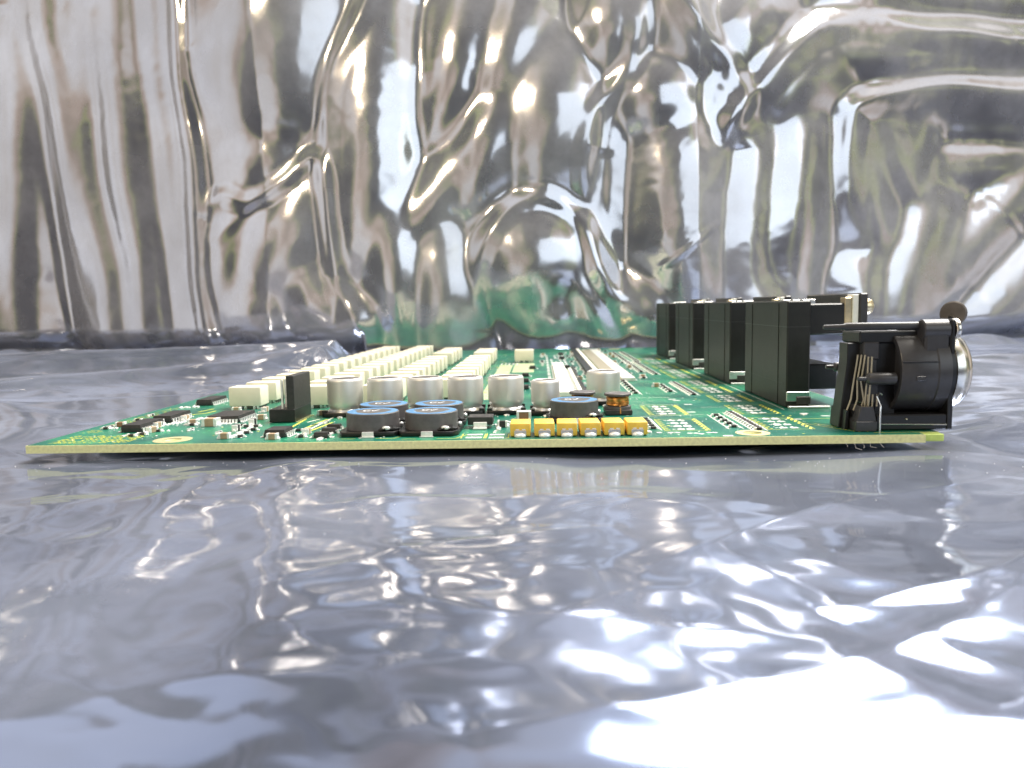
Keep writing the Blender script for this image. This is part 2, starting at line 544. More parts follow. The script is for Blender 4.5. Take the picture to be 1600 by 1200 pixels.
# ------------------------------------------------------------------ ground film (the surface)
def film_floor_z(X, Y):
    z = -3.4 + 0.9 * perlin(X / 55 + 3.1, Y / 48, 11) + 0.35 * perlin(X / 21, Y / 17 + 5, 12)
    wx, wy = X + 9 * perlin(X / 40, Y / 40, 13), Y + 9 * perlin(X / 40 + 9, Y / 40, 14)
    patch = np.clip(perlin(X / 60 + 1, Y / 50, 20) * 2.5 + 0.45, 0.1, 1)
    z = z + 0.45 * ridged(wx / 44, wy / 30, 15, 0.02) + patch * (0.16 * ridged((wx + 0.6 * wy) / 17, (wy - 0.4 * wx) / 11, 16, 0.02) + 0.05 * ridged(wx / 8, wy / 6, 19, 0.03) + 0.015 * ridged(wx / 3.4, wy / 2.8, 22, 0.04))
    # softer swells in front, wavy pleats in the left foreground
    front = np.clip((-Y) / 60, 0, 1)
    z = z + front * (0.6 * perlin(X / 30 + 2, Y / 22, 17) + 0.16 * ridged(wx / 12, wy / 9, 23, 0.04))
    left = np.exp(-((X + 50) / 28) ** 2) * np.exp(-((Y + 52) / 34) ** 2)
    z = z + 0.45 * left * np.sin((X + 0.25 * Y + 5 * perlin(X / 20, Y / 20, 18)) / 2.6)
    if X.size > 9:                       # short hard creases, each with two flat flanks
        rc = random.Random(17)
        for _ in range(44):
            cx, cy, an, L = rc.uniform(-150, 150), rc.uniform(-120, 60), rc.uniform(-.9, .9), rc.uniform(8, 42)
            pts = [(cx, cy), (cx + L * .5 * math.cos(an) + rc.uniform(-2, 2), cy + L * .5 * math.sin(an) + rc.uniform(-2, 2)), (cx + L * math.cos(an), cy + L * math.sin(an))]
            A_, w_ = rc.uniform(-.3, .45), rc.uniform(2.0, 6.0)
            k = (np.abs(X - cx - L * .5 * math.cos(an)) < L * .5 + 9) & (np.abs(Y - cy - L * .5 * math.sin(an)) < L * .5 + 9)
            a, s, t = seg_dist(X[k], Y[k], spline(pts, 5))
            z[k] += A_ * np.clip(1 - a / w_, 0, 1) ** 1.2 * np.sin(np.pi * np.clip(t, 0, 1)) ** 0.6
    # the board presses the film down and flattens it
    inside = np.clip(np.minimum(np.minimum(X + 101, 78 - X), np.minimum(Y + 6, 292 - Y)) / 7, 0, 1)
    z = z * (1 - inside) + inside * np.minimum(z - 0.3, -3.0 + 0.9 * np.clip((-70 - X) / 25, 0, 1))
    # folds to the left of the board and a raised flap at its back left
    out_l = np.clip((-97 - X) / 10, 0, 1)
    a, s, t = seg_dist(X, Y, spline([(-330, 60), (-220, 110), (-150, 170), (-104, 235)]))
    z = z + out_l * 5.0 * np.exp(-(a / 13) ** 2)
    a, s, t = seg_dist(X, Y, spline([(-300, 170), (-210, 200), (-150, 225), (-108, 262)]))
    z = z + out_l * (9.0 * np.exp(-(a / 22) ** 2) + 2.0 * np.clip(1 - a / 9, 0, 1))
    a, s, t = seg_dist(X, Y, spline([(-180, 90), (-140, 60), (-115, 15), (-120, -40)]))
    z = z + out_l * 2.0 * np.exp(-(a / 10) ** 2)
    out_r = np.clip((X - 80) / 14, 0, 1)
    a, s, t = seg_dist(X, Y, spline([(84, 10), (120, 40), (190, 60), (330, 75)]))
    z = z + out_r * 3.2 * np.exp(-(a / 15) ** 2)
    a, s, t = seg_dist(X, Y, spline([(84, 130), (140, 150), (220, 190), (340, 210)]))
    z = z + out_r * 4.0 * np.exp(-(a / 17) ** 2)
    # long creases running in from the right foreground
    for pts, A, w in (([(-5, -88), (22, -80), (48, -62), (66, -34)], 0.55, 4.0), ([(25, -70), (50, -58), (68, -30), (84, -12)], 0.7, 3.0),
                      ([(10, -60), (35, -40), (70, -22)], 0.4, 3.0), ([(-30, -66), (-10, -50), (10, -45)], 0.4, 3.0)):
        a, s, t = seg_dist(X, Y, spline(pts))
        z = z + A * np.exp(-a / w) * np.sin(np.pi * np.clip(t, 0, 1)) ** 0.5
    # crumpled where it meets the hanging film
    uu = 838 + X * F_PX / 520.0
    band = np.exp(-((Y - back_depth(uu) + 22) / 17) ** 2) * np.clip((Y - 292) / 12, 0, 1)
    z = z + band * (1.5 + 5.0 * np.clip(perlin(X / 38 + 5, Y / 34, 51) + 0.25, 0, 1) + 0.8 * ridged(X / 26, Y / 22, 52, 0.04))
    # towards the camera the sheet falls away
    z = z - 0.00055 * np.clip(-30 - Y, 0, 200) ** 2
    return z


gx = np.concatenate([np.arange(-470, -112, 2.6), np.arange(-112, 112, 0.55), np.arange(112, 470, 2.6)])
gy = np.concatenate([np.arange(-190, -135, 2.0), np.arange(-135, 8, 0.5), np.arange(8, 290, 1.6), np.arange(290, 480, 1.9)])
XX, YY = np.meshgrid(gx, gy)
ZZ = film_floor_z(XX, YY)
ground = link('ground_film', grid_mesh('ground_film', np.stack([XX, YY, ZZ], -1), M_FILM_FLOOR))
ground['kind'] = 'structure'

# ------------------------------------------------------------------ hanging film behind
AU = np.arange(-620, 2250, 3.2)
AS = np.linspace(0, 1, 290)
BX_L, BX_R = -95.6, 72.0
U, S_ = np.meshgrid(AU, AS)
VTOP = -430 + 300 / (1 + np.exp(-(U - 820) / 90)) + 18 * perlin(U / 120, U * 0, 61)
V = 600 - S_ * (600 - VTOP)


def film_back(U, V):
    wu = U + 16 * perlin(U / 170, V / 170, 31) + 1.5 * perlin(U / 50, V / 50, 32)
    wv = V + 16 * perlin(U / 170 + 7, V / 170, 33) + 1.5 * perlin(U / 50 + 7, V / 50, 34)
    h = 9 * perlin(wu / 420, wv / 380, 35) + 1.2 * perlin(wu / 170 + 4, wv / 200, 36)
    def ridge(pts, A, w, p=1.0, soft=6.0):
        pad = w * 2.1 + soft + 6
        k = ((wu > min(p_[0] for p_ in pts) - pad) & (wu < max(p_[0] for p_ in pts) + pad)
             & (wv > min(p_[1] for p_ in pts) - pad) & (wv < max(p_[1] for p_ in pts) + pad))
        d, s, t = seg_dist(wu[k], wv[k], spline(pts, 14))
        fade = np.clip(np.minimum(t, 1 - t) * 6, 0, 1) ** 0.7
        r_ = np.zeros(wu.shape)
        r_[k] = 0.66 * A * fade * np.clip(1 - (np.sqrt(d * d + soft * soft) - soft) / (w * 2.1), 0, 1) ** 1.5
        return r_

    # the film bulges between its creases: pillows (centre, half-sizes in photograph pixels, offset mm, turn)
    pil = [(15, 330, 42, 620, 0, .05), (96, 130, 30, 330, 2, -.10), (150, 430, 34, 420, 1, -.10), (140, 60, 24, 200, 0, 0),
           (205, 300, 44, 500, 1.5, -.05), (262, 210, 26, 520, 0, -.07), (300, 330, 17, 620, 4, -.05),
           (425, 40, 125, 190, 2, .1), (352, 250, 40, 130, -2, -.3), (405, 240, 70, 80, -1, .5), (352, 400, 42, 110, 1, 0), (432, 385, 62, 120, 3, .35), (400, 480, 60, 60, 2, .4),
           (492, 330, 26, 120, 1, 0), (480, 455, 55, 85, 2, -.5), (580, 190, 60, 230, 4, .10), (612, 420, 42, 130, 2, -.1),
           (690, 470, 44, 100, 2, 0), (725, 90, 58, 130, 1, .25), (700, 300, 40, 150, 0, .75), (690, 370, 34, 70, -2, -.5),
           (800, 100, 50, 110, 2, .2), (860, 215, 66, 120, 5, .05), (775, 240, 50, 110, 3, .35), (830, 415, 84, 90, 6, 0), 
           (850, 500, 50, 50, 5, -.2), (912, 470, 40, 90, 4, -.35), (955, 60, 60, 80, 0, .2), (945, 300, 26, 210, -1, .06), 
           (1055, 60, 44, 90, 2, -.35), (1020, 180, 60, 60, 0, .3), (1055, 360, 66, 160, 4, -.08), (1130, 190, 36, 60, 0, .2),
           (1165, 400, 44, 190, 1, 0), (1170, 80, 70, 90, -1, .5), (1232, 340, 46, 150, 3, .03), (1240, 160, 90, 66, 1, -.55),
           (1430, 40, 240, 48, 0, .08), (1420, 128, 230, 40, 4, .06), (1500, 205, 220, 32, 3, .02), (1340, 330, 40, 150, 2, -.22), (1385, 290, 44, 110, 0, -.5),
           (1415, 255, 26, 66, 1, 0), (1500, 300, 110, 42, -3, -.10), (1415, 450, 56, 130, 3, .3), (1490, 430, 44, 160, 2, .72), (1570, 480, 46, 150, 3, .75),
           (1345, 480, 44, 90, 1, .1), (1590, 370, 90, 38, 0, -.25), (1180, 505, 40, 60, 2, 0), (1010, 500, 50, 60, 1, -.4), (550, 505, 46, 60, 2, .5)]
    rng = random.Random(9)
    for _ in range(46):                          # the sheet goes on the same way beyond the frame
        cu = rng.choice((rng.uniform(-620, -30), rng.uniform(1640, 2250)))
        pil.append((cu, rng.uniform(-150, 560), rng.uniform(34, 90), rng.uniform(90, 260), rng.uniform(-1, 4), rng.uniform(-.5, .5)))
    for _ in range(16):
        pil.append((rng.uniform(0, 1600), rng.uniform(-190, -60), rng.uniform(40, 110), rng.uniform(40, 90), rng.uniform(0, 3), rng.uniform(-.8, .8)))
    T = 0.8
    acc = np.zeros(U.shape)
    for n_, (cu, cv, ru, rv, off, rot) in enumerate(pil):
        c, s_ = math.cos(rot), math.sin(rot)
        du, dv = wu - cu, wv - cv
        q = ((du * c + dv * s_) / ru) ** 2 + ((-du * s_ + dv * c) / rv) ** 2
        A = 0.36 * min(ru, rv) * 0.5 * (0.60 if cu > 330 else 0.95)
        qs = np.where(q < 1.6, q, 1.6 + 2 * 1.2649 * (np.sqrt(np.maximum(q, 1e-9)) - 1.2649))     # straight flanks further out
        acc += np.exp(np.clip((A * (1 - qs) + 0.75 * off + 12) / T, -60, 60))
    env = T * np.log(acc + 1e-12) - 12
    env = np.maximum(env, -14)
    for ax, r_ in ((0, 4), (1, 3), (0, 2), (1, 2)):      # the film is stiff: round the valleys off
        k_ = np.ones(2 * r_ + 1) / (2 * r_ + 1)
        pad_ = [(r_, r_) if a_ == ax else (0, 0) for a_ in (0, 1)]
        env = np.apply_along_axis(lambda v_: np.convolve(v_, k_, 'valid'), ax, np.pad(env, pad_, 'edge'))
    h = h + env
    # thin standing seams and creases
    h = h + ridge([(282, -160), (296, 120), (310, 330), (318, 560)], 4, 7)
    h = h + ridge([(318, 330), (340, 295), (385, 305), (440, 280), (492, 245), (515, 300), (520, 420)], 3.5, 9)
    h = h + ridge([(600, -10), (540, 110), (516, 220), (524, 400), (560, 520)], 3.5, 10)
    h = h + ridge([(1000, 0), (985, 120), (925, 200), (912, 300), (930, 410), (990, 520)], 4, 10)
    h = h + ridge([(738, 520), (745, 420), (790, 345), (850, 322), (900, 350), (930, 430), (985, 520)], 3.5, 9)
    h = h + ridge([(1140, 260), (1150, 200), (1200, 140), (1270, 90), (1340, 80), (1450, 105), (1620, 120), (1800, 110)], 5, 14)
    h = h + ridge([(1300, 480), (1300, 330), (1302, 230), (1330, 200), (1420, 185), (1600, 190), (1800, 180)], 5, 14)
    h = h + ridge([(1040, 20), (1090, 90), (1130, 140), (1148, 180), (1120, 230), (1115, 320)], 3, 9)
    # crinkles, stronger in some places than others
    cw = np.clip(perlin(U / 160 + 3, V / 140, 41) * 2.2 + 0.35, 0, 1)
    h = h + cw * (0.22 * ridged(wu / 60, wv / 80, 42, 0.03) + 0.08 * ridged(wu / 19, wv / 23, 43, 0.03)) + 0.10 * ridged(wu / 30, wv / 34, 44, 0.02)
    # small puckers
    rng = random.Random(5)
    for _ in range(36):
        cu, cv = rng.uniform(-500, 2100), rng.uniform(-150, 540)
        an, L = rng.uniform(0, math.pi), rng.uniform(18, 130)
        h = h + ridge([(cu, cv), (cu + L * math.cos(an) * .5 + rng.uniform(-8, 8), cv + L * math.sin(an) * .5), (cu + L * math.cos(an), cv + L * math.sin(an))],
                      rng.uniform(-0.7, 1.1), rng.uniform(3, 9), 1.1, 1.0)
    return h


H = film_back(U, V)
D = back_depth(U)
dist = 137.4 + D
Zb = 26.0 + (478 - V) / F_PX * dist + 0.0154 * (U - 842) / F_PX * dist
Xb = (U - 838) / F_PX * dist
Yb = D - H + 0.02 * np.clip(Zb, 0, 400)
# keep the sheet behind the back edge of the board, touching the ground film
inb = (Xb > BX_L - 3) & (Xb < BX_R + 3)
Yb = np.where(inb & (Zb < 45), np.maximum(Yb, 282 - np.clip(Zb, 0, 45) * 0.35), Yb)
low = np.clip((14 - Zb) / 14, 0, 1)
Yb = Yb + np.where(inb, 0, 10) * low ** 2
# where it reaches the board it lies on it, folding a little forward
below = np.clip(0.8 - Zb, 0, 40)
lay = inb & (Yb < 290) & (Zb < 0.8)
Yb = np.where(lay, Yb - below * 0.25, Yb)
Zb = np.where(lay, 0.35 + 0.45 * np.exp(-below * 0.7), Zb)
back = link('antistatic_film', grid_mesh('antistatic_film', np.stack([Xb, Yb, Zb], -1), M_FILM_BACK))
back['label'] = 'wrinkled silver antistatic film hanging upright behind the circuit board'
back['category'] = 'plastic film'


def on_back(u, v):
    j = int(np.clip(round((u + 620) / 3.2), 0, len(AU) - 1))
    i = int(np.argmin(np.abs(V[:, j] - v)))
    return Vector((Xb[i, j], Yb[i, j] - 0.8, Zb[i, j]))


def scribble(strokes, r):
    mb = MB()
    for st in strokes:
        mb.tube([on_back(u, v) for u, v in spline(st, 5)], r, 5)
    return mb


scribble([[(1032, -8), (1030, 12), (1044, 18), (1058, 8), (1056, -8)], [(1070, -6), (1072, 12)], [(1084, -10), (1083, 12)],
          [(1112, -2), (1100, -4), (1096, 8), (1106, 12), (1114, 2), (1116, 12)]], 0.28).build('handwriting', M_INK, back)
# ------------------------------------------------------------------ circuit board
board = bpy.data.objects.new('circuit_board', None)
COL.objects.link(board)
board['label'] = 'green circuit board with cream relays, silver capacitors and black jacks, lying on silver film'
board['category'] = 'circuit board'
board.empty_display_size = 0.02
BX0, BX1, BL, BT = -95.6, 72.0, 286.0, 1.6
HOLES = [(XA(270, 4.4, 0), 4.4, 1.55, 3.5), (XA(1176, 3.7, 0), 3.7, 1.6, 3.1), (XA(960, 276, 0), 276, 1.6, 3.3)]


def holed_slab(name, outline, z0, z1, mat):
    mb = MB()
    mb.prism(outline, z0, z1)
    me = mb.mesh(name, mat, smooth=False)
    o = link(name, me, board)
    cutters = []
    for (x, y, r, R) in HOLES:
        c = MB().lathe([(r, -6), (r, 6)], 40).build('cutter', mat, None, (x, y, 0))
        md = o.modifiers.new('hole', 'BOOLEAN')
        md.operation = 'DIFFERENCE'
        md.solver = 'EXACT'
        md.object = c
        cutters.append(c)
    bpy.context.view_layer.update()
    dg = bpy.context.evaluated_depsgraph_get()
    me2 = bpy.data.meshes.new_from_object(o.evaluated_get(dg))
    o.modifiers.clear()
    o.data = me2
    for c in cutters:
        bpy.data.objects.remove(c, do_unlink=True)
    return o


BT = 1.5
OUT = [(BX0, 0), (68.4, 0), (68.4, 2.6), (BX1, 2.6), (BX1, BL), (BX0, BL)]
core = holed_slab('substrate', OUT, -BT, -0.06, M_FR4)
mask = holed_slab('solder_mask', [(x + (0.25 if x < 0 else -0.25), y + (0.25 if y < 10 else -0.25)) for x, y in OUT], -0.055, 0.0, M_PCB)
holed_slab('solder_mask', [(x + (0.3 if x < 0 else -0.3), y + (0.3 if y < 10 else -0.3)) for x, y in OUT], -BT - 0.05, -BT - 0.003, M_PCB)
MB().box(68.45, 71.9, 0.55, 2.55, -BT + 0.1, -0.1, 0.12).build('breakaway_tab', M_LIME, board)
for (x, y, r, R) in HOLES:
    MB().lathe([(r + 0.05, 0.0), (r + 0.05, 0.05), (R, 0.05), (R, 0.0)], 48, cap0=False, cap1=False).build('mounting_ring', M_GOLD, board, (x, y, 0.005))

ZP = 0.030   # printed layers lie just above the mask
ZS = 0.045

# ---- relays ---------------------------------------------------------------
RW, RLn, RH = 8.0, 5.8, 5.5
proto = None
REL = []
for k in range(4):
    xr = -68.6 + 16.55 * k
    last = (16, 16, 14, 13)[k]
    for i in range(0, last + 1):
        if k >= 2 and i == 10:
            continue
        if k == 3 and i < 1:
            continue
        REL.append((xr - RW / 2, 47.6 + 11.55 * i + RLn / 2))
REL.append((-6.6, 187 + RLn / 2))
body = MB().box(-RW / 2, RW / 2, -RLn / 2, RLn / 2, 0.75, RH, 0.28, 2)
relay = body.build('relay', M_CREAM, board, (REL[0][0], REL[0][1], 0))
pn = MB()
for sx in (-1, 1):
    for j in range(4):
        y = -2.4 + j * 1.6
        pn.box(sx * 3.1 - 0.3, sx * 3.1 + 0.3, y - 0.25, y + 0.25, 0.1, 0.85)
        pn.box(min(sx * 3.1, sx * 4.1), max(sx * 3.1, sx * 4.1), y - 0.25, y + 0.25, 0.03, 0.16)
for x in (-2.2, 0, 2.2):
    pn.box(x - 0.3, x + 0.3, -RLn / 2 + 0.2, -RLn / 2 + 0.5, 0.02, 0.85)
pn.build('pins', M_SILVER, relay)
MB().box(-RW / 2 + 0.35, RW / 2 - 0.35, -RLn / 2 + 0.4, RLn / 2 - 0.4, 0.45, 0.80).build('base', M_CHIP, relay)
for (x, y) in REL[1:]:
    copy_tree(relay, board, (x + random.uniform(-.12, .12), y + random.uniform(-.12, .12), 0), random.uniform(-.012, .012))

# ---- electrolytic capacitors -----------------------------------------------


def capacitor(x, y, r, h, rz=0.0):
    b = r + 0.25
    o = MB().lathe([(r - 1.0, 0.9), (r - 0.75, 1.3), (r - 0.62, 1.75), (r - 0.38, 2.05), (r - 0.16, 2.45), (r - 0.04, 2.95), (r, 3.4), (r, h - 0.7), (r - 0.07, h - 0.35),
                    (r - 0.28, h - 0.1), (r - 0.55, h), (r - 0.75, h - 0.05), (r - 0.85, h - 0.16)], 56).build('capacitor', M_ALU, board, (x, y, 0), rz, angle=50)
    c = 1.5
    mb = MB().prism([(-b, -b + c * .3), (-b + c * .3, -b), (b - c * .3, -b), (b, -b + c * .3), (b, b - c), (b - c, b), (-b + c, b), (-b, b - c)], 0.12, 1.05, 0.08)
    for sx in (-1, 1):
        for sy in (-1, 1):
            mb.box(min(sx * b, sx * (b - 1.1)), max(sx * b, sx * (b - 1.1)), min(sy * (b - .2), sy * (b - 1.3)), max(sy * (b - .2), sy * (b - 1.3)), 1.02, 1.55, 0.06)
    mb.build('base', M_PLASTIC, o)
    MB().lathe([(r + 0.02, 1.06), (r - 0.15, 1.35), (r - 0.55, 1.7)], 40, cap0=False, cap1=False).build('collar', M_SILVER, o)
    a0 = math.radians(20)
    pts = [((r - 0.9) * math.cos(a0 + math.pi * t / 20), (r - 0.9) * math.sin(a0 + math.pi * t / 20)) for t in range(21)]
    MB().lathe([(r - 0.86, h - 0.15), (0.02, h - 0.15)], 40, cap0=False, cap1=False).build('top_disc', M_CANTOP, o, fix=False)
    MB().sheet(pts, h - 0.10).build('polarity_mark', M_ALUTOP, o, fix=False)
    mb = MB()
    for s in (-1, 1):
        mb.box(-0.35, 0.35, min(s * b, s * (b + 0.8)), max(s * b, s * (b + 0.8)), 0.03, 0.25, 0.05)
        mb.blob((0, s * (b + 0.5), 0.12), (0.75, 0.55, 0.28), 1)
    mb.build('solder_tab', M_SOLDER, o)
    return o


for px in (539.5, 602, 664.7, 727.5, 790.7):
    capacitor(XA(px, 35.2, 5), 35.2, 4.05, 8.5, random.uniform(-.05, .05))
capacitor(XA(852, 32.5, 5), 32.5, 3.2, 7.7)
capacitor(XA(942.5, 49, 5), 49, 4.05, 8.1)

# ---- blue-topped inductors ---------------------------------------------------


def stroke_print(strokes, w, z):
    mb = MB()
    for st in strokes:
        for a, b in zip(st, st[1:]):
            mb.line(a, b, w, z)
    return mb


MARK = [[(-0.1, 0.75), (-0.5, 0.95), (-0.95, 0.7), (-1.05, 0.1), (-0.8, -0.45), (-0.35, -0.5), (-0.15, -0.1), (-0.5, 0.0)],
        [(0.15, 0.3), (0.45, -0.5), (1.05, 1.0)]]


def inductor(x, y, r=5.1, h=4.25, rz=0.0):
    prof = [(r, 1.0), (r, h - 0.12), (r - 0.12, h), (0.01, h)]
    o = MB().lathe(prof, 64, cap1=False).build('inductor', M_FERRITE, board, (x, y, 0), rz)
    b = 5.75
    q = 2.0
    mb = MB().prism([(-b, -b + q), (-b + q * 0.4, -b + .2), (b - q * .4, -b + .2), (b, -b + q), (b, b - q), (b - q, b), (-b + q, b), (-b, b - q)], 0.12, 0.98, 0.08)
    mb.build('base_plate', M_PLASTIC, o)
    # ring of blue ink and the white mark printed on the top face
    mb = MB()
    n = 64
    for i in range(n):
        a0, a1 = 2 * math.pi * i / n, 2 * math.pi * (i + 1) / n
        ri0 = 3.35 + 0.25 * math.sin(3 * a0) + 0.1 * math.sin(7 * a0)
        ri1 = 3.35 + 0.25 * math.sin(3 * a1) + 0.1 * math.sin(7 * a1)
        R = r - 0.22
        mb.sheet([(ri0 * math.cos(a0), ri0 * math.sin(a0)), (R * math.cos(a0), R * math.sin(a0)), (R * math.cos(a1), R * math.sin(a1)), (ri1 * math.cos(a1), ri1 * math.sin(a1))], h + 0.02)
    mb.build('ink_ring', M_BLUE, o, fix=False)
    k = 1.35
    stroke_print([[(p[0] * k - 0.4, p[1] * k + 0.2) for p in s] for s in MARK], 0.28, h + 0.03).build('print_mark', M_WHITEINK, o, fix=False)
    MB().box(-1.1, 1.1, -b - 0.06, -b + 0.5, 0.06, 1.02, 0.06).box(-1.3, 1.3, -b - 0.5, -b, 0.03, 0.14).build('terminal', M_SOLDER, o)
    mb = MB()
    mb.box(1.6, 4.9, -4.6, -2.2, 0.95, 1.75, 0.25)
    mb.tube([(2.0, -4.7, 1.1), (3.2, -5.0, 1.5), (4.6, -4.3, 1.3), (5.4, -3.0, 1.1)], 0.28, 8)
    mb.build('lead_wire', M_PLASTIC, o)
    MB().blob((3.35, -4.75, 1.55), (0.85, 0.5, 0.42), 2).blob((5.35, 1.2, 1.5), (0.45, 0.7, 0.4), 2).build('solder_joint', M_SOLDER, o)
    return o


inductor(XA(582.5, 9.9, 4), 9.9, rz=0.02)
inductor(XA(674, 9.7, 4), 9.7, rz=-0.03)
inductor(XA(600, 21.4, 4), 21.4)
inductor(XA(686, 21.2, 4), 21.2, rz=0.04)
inductor(XA(897, 23.6, 4), 23.6, r=5.05, rz=0.05)


# ---- copper drum inductors ------------------------------------------------------
def drum(x, y, r=2.95):
    o = MB().lathe([(r, 1.2), (r, 1.75), (r * .62, 1.9), (r * .62, 3.9), (r, 4.1), (r, 4.5), (r - .15, 4.62)], 40).build('drum_inductor', M_FERRITE, board, (x, y, 0))
    mb = MB()
    for lay, (rr, cnt) in enumerate(((r * 0.70, 9), (r * 0.80, 8))):
        for t in range(cnt):
            zz = 2.0 + (t + .5 * (lay + 1)) * 0.215
            ecc = random.uniform(-.10, .10)
            mb.tube([((rr + ecc * math.cos(2 * a + t)) * math.cos(a), (rr + ecc * math.cos(2 * a + t)) * math.sin(a), zz + 0.12 * math.sin(a + t))
                     for a in [2 * math.pi * q / 28 for q in range(29)]], 0.13, 6)
    mb.build('copper_winding', M_COPPER, o)
    MB().box(-2.9, 2.9, -3.1, 3.1, 0.12, 1.15, 0.1).build('base_plate', M_RES, o)
    MB().tube([(0.3, -2.5, 2.2), (0.32, -2.9, 1.4), (0.3, -3.25, 0.4)], 0.14, 6).build('lead_wire', M_COPPER, o)
    return o


drum(XA(965, 31.5, 3), 31.5)
drum(XA(910, 35.5, 3), 35.5)

# ---- tantalum capacitors -------------------------------------------------------
TW, TL, TH = 3.75, 6.0, 2.55
tant = None
for px in (813, 850.5, 886.5, 922.5, 959.5, 996):
    loc = (XA(px, 2.3, 1), 2.3 + TL / 2, 0)
    if tant is None:
        mb = MB().box(-TW / 2, TW / 2, -TL / 2, TL / 2, 0.15, TH, 0.22, 2)
        tant = mb.build('tantalum_capacitor', M_TANT, board, loc)
        mb = MB()
        for s in (-1, 1):
            mb.box(-1.1, 1.1, min(s * TL / 2, s * (TL / 2 + 0.14)), max(s * TL / 2, s * (TL / 2 + 0.14)), 0.05, 1.25, 0.05)
        mb.build('terminal', M_SILVER, tant)
        mb = MB()
        for s in (-1, 1):
            mb.blob((0, s * (TL / 2 + 0.35), 0.25), (1.1, 0.55, 0.55), 2)
        mb.build('solder_joint', M_SOLDER, tant)
        MB().box(-0.85, -0.2, -TL / 2 - 0.03, -TL / 2 + .1, 1.32, 1.5).box(0.3, 0.95, -TL / 2 - 0.03, -TL / 2 + .1, 1.32, 1.5).build('terminal_notch', M_WHITEINK, tant)
    else:
        copy_tree(tant, board, loc, random.uniform(-.03, .03))

# ---- diode package, small ceramic parts ------------------------------------------
x, y = G(750, 671)
o = MB().box(-2.5, 2.5, 0, 4.4, 0.75, 2.35, 0.12).build('power_diode', M_CHIP, board, (x, y + 0.9, 0))
MB().box(-1.35, 1.35, -0.55, 0.3, 0.35, 1.35, 0.1).box(-1.35, 1.35, -1.5, -0.4, 0.03, 0.38, 0.08).build('terminal', M_SOLDER, o)


def chip(mat, l, w, h):
    """small two-ended chip part, length along X"""
    me = MB().box(-l / 2 + l * .18, l / 2 - l * .18, -w / 2, w / 2, 0.03, h, 0.05).mesh('chip_body', mat)
    mb = MB()
    for s in (-1, 1):
        mb.box(min(s * l / 2, s * (l / 2 - l * .22)), max(s * l / 2, s * (l / 2 - l * .22)), -w / 2 - .02, w / 2 + .02, 0.02, h + .02, 0.05)
        mb.blob((s * (l / 2 + .12), 0, 0.1), (0.32, w * .45, h * .4), 1)
    return me, mb.mesh('chip_ends', M_SOLDER)


CH_RES = chip(M_RES, 1.7, 0.85, 0.5)
CH_TAN = chip(M_TAN, 2.1, 1.25, 1.15)
CH_BRN = chip(M_BROWN, 2.0, 1.2, 1.0)
CH_BIG = chip(M_TAN, 3.2, 2.4, 1.7)
CH_BLK = chip(M_CHIP, 2.0, 1.1, 1.3)


def put_chip(kind, name, x, y, rz=0.0):
    o = link(name, kind[0], board, (x, y, 0), rz)
    link('chip_terminals', kind[1], o)
    return o


x, y = G(818.5, 657)
o = MB().box(-1.25, 1.25, 0, 2.4, 0.05, 1.75, 0.1).build('ceramic_capacitor', M_BROWN, board, (x, y + 0.4, 0))
MB().box(-1.55, -1.0, -0.1, 2.5, 0.03, 1.85, 0.08).box(1.0, 1.55, -0.1, 2.5, 0.03, 1.85, 0.08).box(-1.1, 1.1, -0.08, 2.45, 1.7, 1.82, 0.02).build('chip_terminals', M_SOLDER, o)


# ---- integrated circuits ----------------------------------------------------------
def ic(name, x, y, w, l, h, n, rz=0.0, quad=False, pad=True):
    """w along X between lead rows, l along Y"""
    mb = MB()
    mb.box(-w / 2, w / 2, -l / 2, l / 2, 0.12, h * .55, 0.0, taper=-0.06)
    mb.box(-w / 2 - .06, w / 2 + .06, -l / 2 - .06, l / 2 + .06, h * .55, h, 0.0, taper=0.12)
    o = mb.build(name, M_CHIP, board, (x, y, 0), rz, smooth=False)
    mb = MB()
    pt = l / n

    def lead(cx, cy, dx, dy):
        t = pt * 0.22
        a = (abs(dy), abs(dx))
        for (r0, r1, z0, z1) in ((0.0, 0.35, h * .42, h * .56), (0.28, 0.42, 0.05, h * .56), (0.3, 0.85, 0.03, 0.14)):
            xs = sorted((cx + dx * r0, cx + dx * r1))
            ys = sorted((cy + dy * r0, cy + dy * r1))
            mb.box(xs[0] - a[0] * t, xs[1] + a[0] * t, ys[0] - a[1] * t, ys[1] + a[1] * t, z0, z1)
        mb.blob((cx + dx * .8, cy + dy * .8, 0.08), (0.3 if dx else pt * .34, 0.3 if dy else pt * .34, 0.16), 1)
    for i in range(n):
        y_ = -l / 2 + pt * (i + .5)
        lead(w / 2, y_, 1, 0)
        lead(-w / 2, y_, -1, 0)
        if quad:
            lead(y_ * w / l, l / 2, 0, 1)
            lead(y_ * w / l, -l / 2, 0, -1)
    mb.build('leads', M_SOLDER, o, smooth=False)
    mb = MB()
    mb.lathe([(0.32, 0), (0.32, 0.012)], 16, (-w / 2 + .8, -l / 2 + .8, h))
    mb.build('index_dot', M_PLASTIC2, o)
    return o


def ic_px(name, pxl, pxr, py, w, l, h, n, **k):
    x, y = G((pxl + pxr) / 2, py)
    return ic(name, x, y + l / 2, w, l, h, n, **k)


